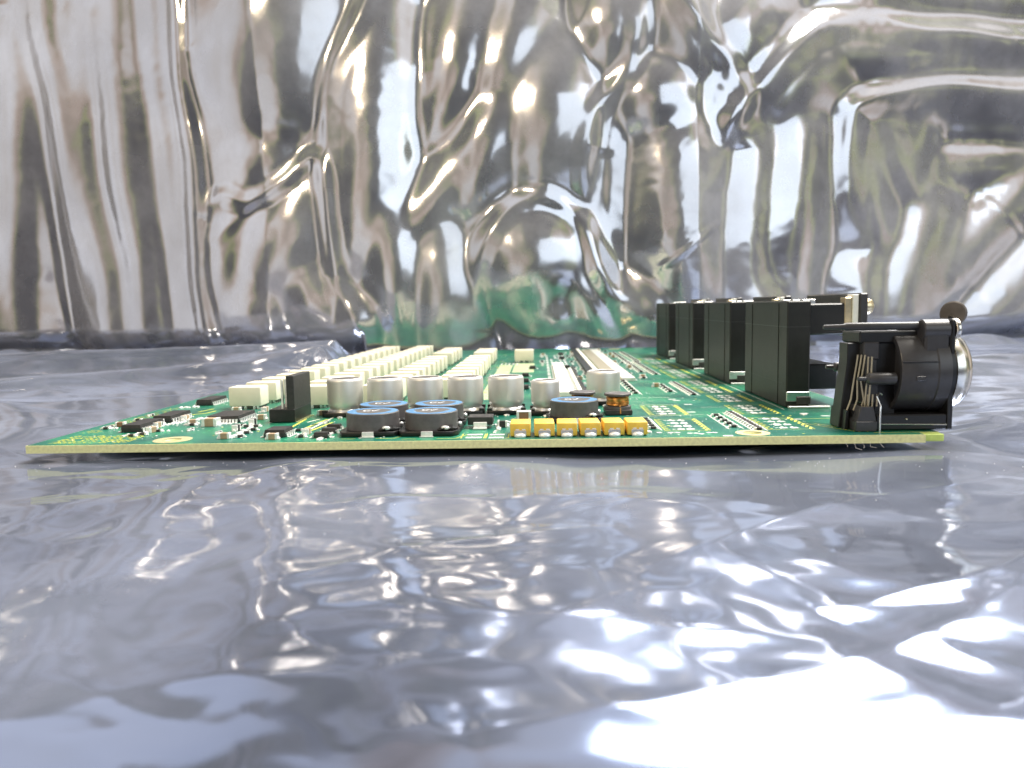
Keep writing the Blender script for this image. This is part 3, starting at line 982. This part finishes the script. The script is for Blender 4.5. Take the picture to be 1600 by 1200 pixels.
ic_px('logic_chip', 192, 218, 676, 3.9, 9.6, 1.55, 8)
ic_px('logic_chip', 243, 264, 661, 3.9, 9.6, 1.55, 8)
ic_px('logic_chip', 310, 328, 634, 3.9, 9.6, 1.55, 8)
ic_px('processor_chip', 322, 374, 661, 7.0, 9.8, 1.5, 10, quad=True)
ic_px('logic_chip', 416, 443, 684, 3.9, 4.9, 1.5, 4)
for px_, py_ in ((501, 685), (513, 678), (521, 672)):
    ic_px('transistor', px_ - 8, px_ + 8, py_, 2.6, 1.5, 1.1, 2)
for (a, b, c) in ((813, 827, 609), (814, 827, 598), (815, 827, 589), (826, 838, 577), (871, 881, 555), (873, 883, 561.5), (880, 892, 576)):
    ic_px('transistor', a, b, c, 2.2, 3.2, 1.2, 3)

# ---- black header with tall wall -----------------------------------------------
xa, ya = G(421, 661)
xb, _ = G(460, 661)
hw = xb - xa
o = MB().box(0, hw, 0, 12.0, 0.1, 2.9, 0.12).build('pin_header', M_PLASTIC, board, (xa, ya, 0))
MB().box(hw * 0.70, hw - 0.02, 0.15, 12.2, 2.8, 10.1, 0.12).build('wall', M_CHIP, o)
mb = MB()
for i in range(4):
    mb.box(hw * .42, hw * .42 + .5, 1.2 + 2.54 * i, 1.7 + 2.54 * i, 2.5, 9.2 - 0.1 * i, 0.06)
mb.build('pins', M_PAD, o)
mb = MB()
for i in range(8):
    mb.box(hw, hw + 1.0, 0.6 + 1.4 * i, 1.0 + 1.4 * i, 0.03, 0.2)
mb.build('leads', M_GOLD, o)

# ---- long strip connectors in the middle --------------------------------------------


def strip(name, far, near, wl, wr, h, mat, comb=None, n=40, lift=0.03):
    """low bar running into the depth between two photograph points of its near and far ends"""
    xf, yf = G(*far)
    xn, yn = G(*near)
    xm = (xf + xn) / 2
    L = yf - yn
    o = MB().box(wl, wr, 0, L, lift, h, min(0.08, h * .3)).build(name, mat, board, (xm, yn, 0))
    if comb:
        mb = MB()
        for i in range(n):
            yy = L * (i + .5) / n
            for s, e in ((wl, -1), (wr, 1)):
                mb.box(min(s, s + e * .7), max(s, s + e * .7), yy - L / n * .25, yy + L / n * .25, 0.03, min(0.3, h * .5))
        mb.build('contacts', comb, o)
    return o


strip('ribbon_connector', (872.5, 571.5), (886, 620), -2.3, 2.0, 1.3, M_WHITE, M_PAD, 20)
xw = XA(886, 62, 0)
strip('strip_connector', (897, 548.5), (930, 596), -1.6, 1.0, 1.3, M_PLASTIC, M_PAD, 60)
strip('strip_connector', (903, 549), (937, 596), -0.6, 0.8, 1.5, M_WHITE)
strip('strip_connector', (916, 549), (959, 596), -2.1, 2.1, 1.0, M_SPRING, M_PAD, 60)
strip('strip_connector', (928.5, 549), (979, 596), -2.0, 2.2, 1.2, M_PAD, M_SOLDER, 60)
strip('strip_connector', (889, 578), (910, 618), -0.55, 0.55, 0.8, M_WHITE, M_PAD, 30)
strip('strip_connector', (894.5, 575), (914.5, 618), -0.35, 0.45, 1.1, M_PLASTIC)


# ---- rows of chip resistors ----------------------------------------------------------
def res_row(far, near, n, kind=CH_RES, jitter=0.0):
    xf, yf = G(*far)
    xn, yn = G(*near)
    xm = (xf + xn) / 2
    for i in range(n):
        t = (i + .5) / n
        put_chip(kind, 'chip_resistor', xm + random.uniform(-.06, .06), yn + (yf - yn) * t)
    return xm, yn, yf


ROWS = [((1137, 645), (1190, 672.5), 13), ((1117, 648), (1148, 670), 5), ((1052, 598), (1084, 618), 14), ((1030, 601), (1050, 613.5), 5),
        ((992, 565), (1025, 586), 16), ((978, 564), (1000, 582), 14), ((956, 551), (985, 568), 12), ((968, 550), (1000, 566), 14),
        ((1006, 655), (1023, 672), 5), ((976, 595), (990, 617), 7)]
PADS = MB()
SILK = MB()
WHT = MB()
for far, near, n in ROWS:
    xm, yn, yf = res_row(far, near, n)
    SILKW_off = 1.35
    for s in (-1, 1):
        WHT.rect(xm + s * SILKW_off - .10, xm + s * SILKW_off + .10, yn - .3, yf + .3, ZP)
    for i in range(n):
        yy = yn + (yf - yn) * (i + .5) / n
        for s in (-1, 1):
            PADS.rect(xm + s * .95 - .3, xm + s * .95 + .3, yy - .4, yy + .4, ZP)

rr = random.Random(31)
for _ in range(64):
    put_chip(rr.choice((CH_RES, CH_RES, CH_TAN)), 'chip_component', rr.choice((15.5, 13.2, 30.5, 33.5, 1.2)) + rr.uniform(-.4, .4), rr.uniform(70, 262), rr.choice((0, 0, 1.57)))
# ---- unpopulated footprints on the right ----------------------------------------------


def footprint(x0, x1, y0, y1):
    w = 0.14
    SILK.rect(x0, x1, y0, y0 + w, ZP).rect(x0, x1, y1 - w, y1, ZP).rect(x0, x0 + w, y0, y1, ZP).rect(x1 - w, x1, y0, y1, ZP)
    n = 7
    for i in range(n):          # saw-tooth marks on both sides
        a, b = y0 + (y1 - y0) * i / n, y0 + (y1 - y0) * (i + 1) / n
        SILK.line((x0 + .1, a), (x0 + 1.1, (a + b) / 2), .16, ZS).line((x0 + 1.1, (a + b) / 2), (x0 + .1, b), .16, ZS)
        SILK.line((x1 - 1.0, a), (x1 - .15, b), .5, ZS)
    for i in range(4):
        yy = y0 + (y1 - y0) * (i + .5) / 4
        for cx in (-0.95, 0.95):
            xm = (x0 + x1) / 2 + cx
            q = (y1 - y0) * random.uniform(.035, .09)
            PADS.sheet([(xm - .8 + random.uniform(-.25, .1), yy - q), (xm + .75 + random.uniform(-.2, .1), yy - q * random.uniform(.6, 1)), (xm + .7, yy + q), (xm - .8, yy + q * random.uniform(.5, 1))], ZP)
            PADS.rect(xm - .3, xm + .2, yy + q, yy + q + (y1 - y0) * .05, ZP)
        PADS.rect((x0 + x1) / 2 - 2.6, (x0 + x1) / 2 - 2.0, yy - .25, yy + .25, ZP)


xa0, ya0 = G(1018, 649)
xa1, _ = G(1077, 648.5)
xb0, yb0 = G(1036, 673.6)
xb1, _ = G(1114, 673.6)
_, ya1 = G(1010, 634)
_, yb1 = G(1050, 655)
footprint((xa0 + xb0) / 2, (xa1 + xb1) / 2, ya0, ya1)
footprint((xa0 + xb0) / 2, (xa1 + xb1) / 2, yb0, yb1)
xc0, yc0 = G(1121, 628)
xc1, _ = G(1180, 628)
for (yn, yf) in ((672, 653), (647.5, 633), (628, 617), (613.5, 604), (602, 594), (590, 583), (582, 576), (574, 569), (567, 563), (561, 557.5)):
    _, y0 = G(1150, yn)
    _, y1 = G(1150, yf)
    footprint(xc0, xc1, y0, y1)
# vias and row of test points along the front
for px_, py_ in ((1048, 676), (1059, 676), (1078, 677), (1088, 677), (1096, 678), (1108, 676), (1117, 676), (1030, 676)):
    x, y = G(px_, py_)
    PADS.lathe([(0.55, ZP), (0.02, ZP + .005)], 10, (x, y, 0), cap0=False, cap1=False)
for px_, py_ in ((1075, 632), (1080, 644), (1138, 681), (1057, 626), (1050, 624), (1256, 646), (1290, 650), (1245, 655)):
    x, y = G(px_, py_)
    PADS.rect(x - .9, x + .9, y - .6, y + .6, ZP)
# long printed lines
for a, b in (((985, 633), (1060, 632)), ((972, 622), (1046, 621)), ((1000, 651), (1100, 648))):
    WHT.line(G(*a), G(*b), 0.16, ZP)
xl = 54.2
WHT.rect(xl - .1, xl + .1, 34, 240, ZP)
SILK.line((xl - 8.5, 20), (xl + 6, 20), .2, ZP).line((xl + 6, 2.2), (xl + 16, 2.2), .2, ZP).line((xl + 4, 3.2), (xl - 2.4, 14), .2, ZP).line((xl + 5.5, 3.2), (xl - .6, 14), .2, ZP)
# pad fields between the relays and the strip connectors
for r in range(9):
    for c in range(5):
        x, y = 3.2 + c * 1.9, 118 + r * 13.5
        if random.random() < .85:
            PADS.rect(x - .55, x + .55, y - 3.4, y + 1.2, ZP).rect(x - .4, x + .5, y + 2.6, y + 6.6, ZP)
for i in range(5):
    x = -15.8 + i * 1.6
    PADS.line((x, 176), (x + .1, 186), .6, ZP)
for k in range(4):
    xr = -68.6 + 16.55 * k
    for i in range(17):
        y = 52 + 11.55 * i
        for _ in range(3):
            a, b = xr + random.uniform(0.8, 7.2), y + random.uniform(-5, 5)
            (PADS if random.random() < .7 else SILK).rect(a - .5, a + .5, b - .45, b + .45, ZP)
rv = random.Random(21)
for _ in range(520):
    x, y = rv.uniform(-90, 53), rv.uniform(2, 270)
    q = rv.uniform(.12, .26)
    (PADS if rv.random() < .6 else SILK).sheet([(x - q, y - q), (x + q, y - q), (x + q, y + q), (x - q, y + q)], ZP)
for _ in range(70):
    x, y = rv.uniform(14, 52), rv.uniform(30, 270)
    L = rv.uniform(1.5, 7)
    WHT.rect(x, x + L, y, y + .13, ZP + .004)
# brackets and pads by the diode
for px0, px1 in ((727, 752), (763, 787)):
    x0, y0 = G(px0, 685)
    x1, _ = G(px1, 685)
    PADS.rect(x0, x1, y0, y0 + 1.5, ZP).rect(x0, x1, y0 + 3.2, y0 + 4.7, ZP)
    SILK.line((x1 + .8, y0), (x1 + .8, y0 + 5), .2, ZP).line((x1 + .8, y0), (x1 + .2, y0), .2, ZP).line((x0 - .8, y0), (x0 - .8, y0 + 5), .2, ZP)
# brackets round the inductors
for px0 in (545, 640):
    x0, y0 = G(px0, 686)
    SILK.line((x0 - 1.5, y0), (x0 + 1.2, y0), .2, ZP).line((x0 + 5, y0), (x0 + 8.5, y0), .2, ZP).line((x0 + 8.5, y0), (x0 + 10.4, y0 + 4), .2, ZP)
# yellow lattice of printed characters near the left corner, marks along the left edge
x0, y0 = -93.6, 2.0
for r in range(7):
    for c in range(16):
        if random.random() < .85:
            xx, yy = x0 + 1.0 + c * .95 + r * .05, y0 + r * 1.25
            SILK.line((xx, yy), (xx + .75, yy), .2, ZP)
            if random.random() < .8:
                SILK.line((xx, yy), (xx + random.choice((0, .6)), yy + 1.05), .2, ZP)
for r in range(26):
    yy = 14 + r * 1.55
    xx = -93.3
    for c in range(3):
        if random.random() < .85:
            SILK.line((xx + c * 1.1, yy), (xx + c * 1.1 + random.uniform(.4, .9), yy + random.uniform(0, .9)), .26, ZP)
for pl in ([(300, 648), (322, 646), (338, 642)], [(310, 644), (334, 639)], [(505, 645), (532, 640)], [(470, 672), (512, 655)], [(478, 676), (520, 660)], [(455, 668), (478, 655)]):
    for a, b in zip(pl, pl[1:]):
        SILK.line(G(*a), G(*b), .55, ZP)
for pl in ([(470, 678), (530, 648)], [(480, 660), (500, 655)], [(485, 665), (508, 659)], [(472, 683), (486, 676)]):
    for a, b in zip(pl, pl[1:]):
        WHT.line(G(*a), G(*b), .5, ZP)
# pale field beside the relays
for (xx0, xx1, yy0, yy1) in ((-16.2, -10.9, 60, 176), (-10.2, -2.2, 140, 184), (-40, -37.6, 15, 52)):
    MB().rect(xx0, xx1, yy0, yy1, 0.012).build('pale_patch', M_PALE, board, fix=False)

# ---- crowded small parts, left front ------------------------------------------------
SOLD = MB()
rng = random.Random(3)


def sold(x, y, r):
    SOLD.blob((x, y, 0.05), (r * rng.uniform(.7, 1.4), r * rng.uniform(.7, 1.3), r * rng.uniform(.4, .8)), 1)


for kind, nm, px_, py_, rz in ((CH_BRN, 'ceramic_capacitor', 187.5, 667, 0.1), (CH_BIG, 'ceramic_capacitor', 329, 666, 0.0), (CH_TAN, 'ceramic_capacitor', 350, 686, 0.05),
                               (CH_BLK, 'chip_diode', 368, 674, 1.57), (CH_BLK, 'chip_diode', 394, 664, 1.57), (CH_TAN, 'ceramic_capacitor', 369, 644, 0.1),
                               (CH_TAN, 'ceramic_capacitor', 408, 656, 0.0), (CH_TAN, 'ceramic_capacitor', 425, 687, 0.0), (CH_TAN, 'ceramic_capacitor', 247, 664, 0.3),
                               (CH_RES, 'chip_resistor', 374, 684, 0.4), (CH_RES, 'chip_resistor', 384, 678, 0.4), (CH_RES, 'chip_resistor', 395, 673, 0.2),
                               (CH_RES, 'chip_resistor', 470, 684, 0), (CH_RES, 'chip_resistor', 384, 668, 0.2), (CH_RES, 'chip_resistor', 215, 658, 0.0),
                               (CH_TAN, 'ceramic_capacitor', 236, 676, 1.2), (CH_TAN, 'ceramic_capacitor', 300, 664, 0.4), (CH_BLK, 'chip_diode', 785, 668, 0.0)):
    x, y = G(px_, py_)
    put_chip(kind, nm, x, y + .4, rz)
for _ in range(60):
    px_, py_ = rng.uniform(150, 520), rng.uniform(632, 686)
    x, y = G(px_, py_)
    if x < -92 or (415 < px_ < 490 and 640 < py_ < 672) or y > 44 or (232 < px_ < 308 and py_ > 676) or (px_ < 200 and py_ > 676):
        continue
    if (188 < px_ < 225 and 655 < py_ < 678) or (315 < px_ < 385 and 644 < py_ < 664) or (240 < px_ < 272 and 644 < py_ < 663) or (410 < px_ < 450 and py_ > 672):
        continue
    k = rng.choice((CH_RES, CH_RES, CH_TAN))
    put_chip(k, 'chip_resistor' if k is CH_RES else 'ceramic_capacitor', x, y, rng.choice((0, 1.57, 0.0)))
    sold(x + rng.uniform(-2, 2), y + rng.uniform(-1, 1), .5)
for a, b, n in (((215, 672), (345, 650), 26), ((318, 666), (360, 662), 7), ((205, 680), (228, 677), 5), ((362, 684), (402, 664), 12), ((280, 638), (312, 636), 8),
                ((440, 655), (470, 640), 6), ((500, 688), (528, 672), 6), ((770, 664), (798, 664), 5), ((770, 676), (796, 660), 5)):
    n = int(n * 1.7)
    for i in range(n):
        t = i / max(1, n - 1)
        x, y = G(a[0] + (b[0] - a[0]) * t, a[1] + (b[1] - a[1]) * t)
        sold(x + rng.uniform(-.5, .5), y + rng.uniform(-.5, .5), rng.uniform(.35, .7))
for px_, py_ in ((532, 652), (806, 648), (803, 664), (918, 654), (1256, 648), (1013, 676), (640, 660), (612, 655), (703, 655)):
    x, y = G(px_, py_)
    sold(x, y, .8)
o = SOLD.build('solder_dots', M_SOLDER, board)
o['kind'] = 'stuff'
o = PADS.build('bare_pads', M_PAD, board, fix=False, smooth=False)
o['kind'] = 'stuff'
o = SILK.build('yellow_lettering', M_SILK, board, fix=False, smooth=False)
o['kind'] = 'stuff'
o = WHT.build('white_lines', M_SILKW, board, fix=False, smooth=False)
o['kind'] = 'stuff'

# ---- boxed jacks along the right edge ------------------------------------------------
TX = 55.3
jack = MB().box(0, 5.2, 0, 35, 0.0, 24.0, 0.25).build('jack_socket', M_JACK, board, (TX, 36.5, 0))
MB().box(5.15, 15.2, 1.0, 34, 16.3, 23.3, 0.3).build('top_arm', M_PLASTIC, jack)
MB().box(-0.03, 5.23, -0.03, 35.03, 18.15, 18.30).build('seam', M_PLASTIC2, jack)
mb = MB()
for yy in (6, 28):
    mb.box(-0.12, 0.1, yy, yy + 0.5, 0.3, 23.4)
mb.box(-0.06, 0.1, 2.0, 33, 5.2, 5.4)
mb.build('mould_ribs', M_JACK, jack)
MB().box(5.15, 13.2, 5, 33, 3.6, 9.4, 0.3).build('lower_block', M_PLASTIC, jack)
MB().box(0.05, 5.15, -0.35, 1.0, 1.5, 3.7, 0.1).build('shield_strip', M_SILVER, jack)
MB().box(2.2, 5.3, -0.75, 1.0, 0.9, 2.6, 0.12).build('foot', M_RES, jack)
MB().box(0.4, 9.5, -1.1, 0.6, 0.03, 0.5, 0.1).build('solder_foot', M_SOLDER, jack)
MB().box(0.2, 15.0, 34.2, 34.9, 0.3, 2.8, 0.1).build('rear_lug', M_SOLDER, jack)
MB().box(12.9, 14.5, 0.8, 3.6, 16.0, 24.6, 0.15).build('brass_plate', M_BRASS, jack)
MB().box(14.55, 15.9, 0.6, 4.0, 15.8, 25.2, 0.15).build('bezel', M_WHITE, jack)
MB().box(15.95, 17.8, 0.2, 34.6, 15.6, 25.5, 0.3).build('flange', M_PLASTIC2, jack)
MB().lathe([(2.0, 17.85), (2.0, 18.6), (1.6, 19.6), (0.7, 20.1)], 24, (0, 3.2, 22.4), 'X').build('screw', M_BRASS, jack)
mb = MB()
for yy in (8, 15, 22):
    mb.box(6.0, 9.0, yy, yy + 2.4, 23.2, 24.3, 0.1)
mb.build('top_tabs', M_SILVER, jack)
for k in range(1, 4):
    copy_tree(jack, board, (TX + random.uniform(-.2, .2), 36.5 + 52.5 * k, 0))

# ---- round jack at the near right corner ---------------------------------------------
YC, ZC, RB = 10.5, 10.6, 7.8
XB = XA(1380, YC, ZC)          # back rim of the barrel
XF = XA(1471, YC - 4, ZC)      # flange
rj = MB().lathe([(RB - 1.0, XB + .6), (RB - 1.0, XB), (RB - .1, XB), (RB, XB + .15), (RB, XF - 2.4), (RB + .22, XF - 2.2), (RB + .22, XF)], 64, (0, YC, ZC), 'X', cap0=True).build('round_jack', M_PLASTIC2, board)
MB().box(XB + 2.5, XB + 4.2, YC - RB - .18, YC - RB + .6, ZC - 1.3, ZC - .5, 0.08).box(XB + 0.05, XF - 2.4, YC - RB - .05, YC - RB + .5, ZC + 2.05, ZC + 2.2).build('mould_marks', M_PLASTIC2, rj)
# flange plate: rounded outline in the YZ plane
mb = MB()
prof = []
for i in range(40):
    a = 2 * math.pi * i / 40
    prof.append((YC + 7.6 * math.cos(a), ZC + 7.6 * math.sin(a)))
n = len(prof)
va = [mb.bm.verts.new((XF, y, max(0.2, z))) for y, z in prof]
vb = [mb.bm.verts.new((XF + 1.0, y, max(0.2, z))) for y, z in prof]
mb.bm.faces.new(va)
mb.bm.faces.new(vb[::-1])
for i in range(n):
    mb.bm.faces.new((va[i], vb[i], vb[(i + 1) % n], va[(i + 1) % n]))
mb.box(XF, XF + 0.95, YC - 6.6, YC + 6.6, 0.15, 9.0, 0.1)
mb.box(XF, XF + 0.97, YC - 6.8, YC - 2.0, 11.0, 20.3, 0.3)
mb.build('flange', M_PLASTIC, rj)
MB().lathe([(7.5, XF + 1.02), (7.6, XF + 1.9), (7.3, XF + 3.0), (6.5, XF + 4.1), (5.2, XF + 4.7), (4.4, XF + 4.3), (4.2, XF + 2.0)], 56, (0, YC - .3, ZC), 'X').build('chrome_ring', M_NICKEL, rj)
# ear with screw boss at the top front
yb = YC - 5.0
MB().lathe([(1.75, XF - 4.6), (1.95, XF - 4.4), (1.95, XF)], 28, (0, yb, 18.3), 'X').build('screw_boss', M_PLASTIC2, rj)
MB().box(XF - 4.4, XF - .02, yb - 1.7, yb + 3.6, 13.9, 17.9, 0.35).build('ear_block', M_PLASTIC2, rj)
MB().lathe([(1.95, XF + 1.0), (2.05, XF + 1.2), (2.05, XF + 1.7), (1.7, XF + 2.0), (0.6, XF + 2.1)], 28, (0, yb, 18.3), 'X').build('screw_head', M_NICKEL, rj)
# release button on a stalk
bx = XA(1490, YC + 2, 21.6)
o = MB().lathe([(2.15, -0.7), (2.3, -0.55), (2.3, 0.55), (2.05, 0.75)], 40).build('release_button', M_KNOB, rj, (bx, YC + 2.0, 21.1))
o.rotation_euler = (math.radians(90), 0, math.radians(-32))
MB().tube([(bx - .6, YC + 2.6, 19.0), (bx - .2, YC + 2.3, 20.6), (bx, YC + 2.1, 21.0)], 1.0, 12).build('button_stalk', M_PLASTIC, rj)
MB().box(XF - 7.0, XF + 1.5, YC - 2.6, YC + 5.5, 17.6, 19.4, 0.5).build('bridge', M_PLASTIC, rj)
# long guide rod
yr = YC - 4.2
x0, x1, x2 = XA(1286, yr, 19), XA(1318, yr, 19), XF - 4.3
MB().lathe([(0.28, x0), (0.42, x0 + .3), (0.50, x1), (0.72, x1 + .4), (0.72, x2)], 20, (0, yr, 19.1), 'X').build('guide_rod', M_PLASTIC2, rj)
MB().box(XA(1330, YC, 18), XF - 4.0, YC - 3.9, YC + 4.5, 15.9, 18.2, 0.3).build('top_plate', M_PLASTIC, rj)
# contact housing behind the barrel: slanted rear wall, ribs, stepped block
xw0, xw1 = XA(1308, YC - 2, 2), XA(1322, YC - 2, 15)
MB().prism_y([(xw0, 0.1), (xw0 + 2.2, 0.1), (xw1 + 2.6, 9.0), (xw1 + 2.6, 16.0), (xw1, 16.0), (xw1, 12.5)], YC - 2.6, YC + 1.4, 0.12).build('rear_wall', M_PLASTIC, rj)
xg0, xg1 = XA(1349, YC - 4.5, 8), XA(1372, YC - 4.5, 8)
mb = MB().box(xg0, xg1, YC - 4.6, YC + 2, 5.0, 9.2, 0.12).box(xg0 + .35, xg1 - .2, YC - 4.2, YC + 2, 9.2, 13.6, 0.12).box(xg0 - .1, xg1 + .1, YC - 4.5, YC + 2, 13.0, 16.2, 0.2)
mb.build('contact_carrier', M_PLASTIC2, rj)
MB().box(xg1 - .2, XB + .9, YC - 3.4, YC + 5.5, 2.2, 16.4, 0.2).build('core', M_PLASTIC, rj)
xt0, xt1 = XA(1337, YC - 7, 1), XA(1370, YC - 7, 1)
mb = MB().box(xt0, xt1, YC - 7.2, YC + 3, 0.05, 1.9, 0.1)
mb.prism_y([(xt0 + .1, 1.9), (xt1 - .1, 1.9), (xt1 - .7, 4.6), (xt0 + .9, 4.6)], YC - 7.1, YC + 3, 0.1)
mb.build('stepped_foot', M_PLASTIC2, rj)
for i in range(4):
    xx = xw0 + .5 + i * 1.05
    MB().prism_y([(xx, 0.05), (xx + .62, 0.05), (xx + .75, 3.4 - .15 * i), (xx + .25, 3.7)], YC - 4.4 - .55 * i, YC + 3, 0.05).build('rib', M_PLASTIC, rj)
for i in range(5):
    yy = YC - 3.9 - .42 * i
    xx = xw0 + .9 + i * 1.0
    xt = xw1 + 1.3 + .48 * i
    if i < 3:
        pts = [(xx, yy, 3.2), (xx + .8, yy, 5.6), (xt - .5, yy, 9.0), (xt, yy, 12.5), (xt + .15, yy, 13.9)]
    else:
        pts = [(xt - .4, yy, 4.2), (xt - .2, yy, 7), (xt, yy, 10), (xt + .1, yy, 13.6)]
    MB().tube(pts, 0.17, 6).build('contact_spring', M_SPRING, rj)
for i in range(3):
    xx = xg0 + .55 + i * .85
    MB().tube([(xx, YC - 5.1, 4.4), (xx + .12, YC - 5.0, 6.6)], 0.16, 6).build('contact_spring', M_SPRING, rj)
yp = YC - 6.0
x0, x1, x2 = XA(1340, yp, 9.5), XA(1353, yp, 9.5), XA(1398, yp, 9.5)
MB().lathe([(0.3, x0), (0.42, x0 + .15), (0.42, x1), (0.95, x1 + .25), (1.12, x1 + .5), (1.12, x2)], 24, (0, yp, 9.6), 'X').build('guide_peg', M_PLASTIC2, rj)
yp = YC + 4.5
x0, x1, x2 = XA(1290, yp, 10), XA(1301, yp, 10), XA(1330, yp, 10)
MB().lathe([(0.3, x0), (0.42, x0 + .15), (0.42, x1), (0.8, x1 + .25), (0.9, x1 + .5), (0.9, x2)], 24, (0, yp, 11.0), 'X').build('guide_peg', M_PLASTIC2, rj)
xp = XA(1375, YC - 7.4, 1)
MB().tube([(xp, YC - 7.4, -0.4), (xp, YC - 7.4, 3.8), (xp + .1, YC - 7.2, 4.6), (xp - .2, YC - 6.4, 6.4), (xp + .4, YC - 5.8, 7.0), (xp + 1.0, YC - 5.6, 6.6)], 0.17, 7).build('solder_pin', M_SILVER, rj)
MB().box(xt1, XF + .02, YC - 6.6, YC + 6.6, 0.12, 3.0, 0.25).build('base_rail', M_PLASTIC, rj)
MB().tube([(xp + .2, YC - 6.85, 1.3), (xp + 4, YC - 6.85, 1.25), (XF - .2, YC - 6.85, 1.1)], 0.13, 6).build('ground_strap', M_NICKEL, rj)
MB().blob((xp + 5, YC - 6.7, 2.2), (.22, .2, .22), 1).build('rivet', M_NICKEL, rj)

# ------------------------------------------------------------------ dust on board and film
rng = random.Random(12)
mb = MB()
for _ in range(330):
    x, y = rng.uniform(-90, 54), abs(rng.gauss(0, 55)) + 1
    if y > 200:
        continue
    s = rng.uniform(.05, .16)
    mb.blob((x, y, 0.06), (s * rng.uniform(1, 2), s, s * .6), 1)
for _ in range(170):
    x, y = rng.uniform(-110, 100), -abs(rng.gauss(0, 16)) - .5
    z = float(film_floor_z(np.array([[x]]), np.array([[y]]))[0, 0])
    s = rng.uniform(.03, .075)
    mb.blob((x, y, z + .03), (s * rng.uniform(1, 2), s, s * .6), 1)
for i in range(5):
    x = XA(1322 + 13 * i, -0.4, -2)
    L = rng.uniform(.8, 2.2)
    mb.tube([(x, -0.1, -1.2), (x + rng.uniform(-.4, .6), -0.5, -1.4 - L * .4), (x + rng.uniform(-.6, 1.4), -1.0, -1.3 - L * .55)], 0.022, 4)
o = mb.build('dust', M_DUST)
o['kind'] = 'stuff'
o['label'] = 'white dust specks and lint on the board and film'
o['category'] = 'dust'
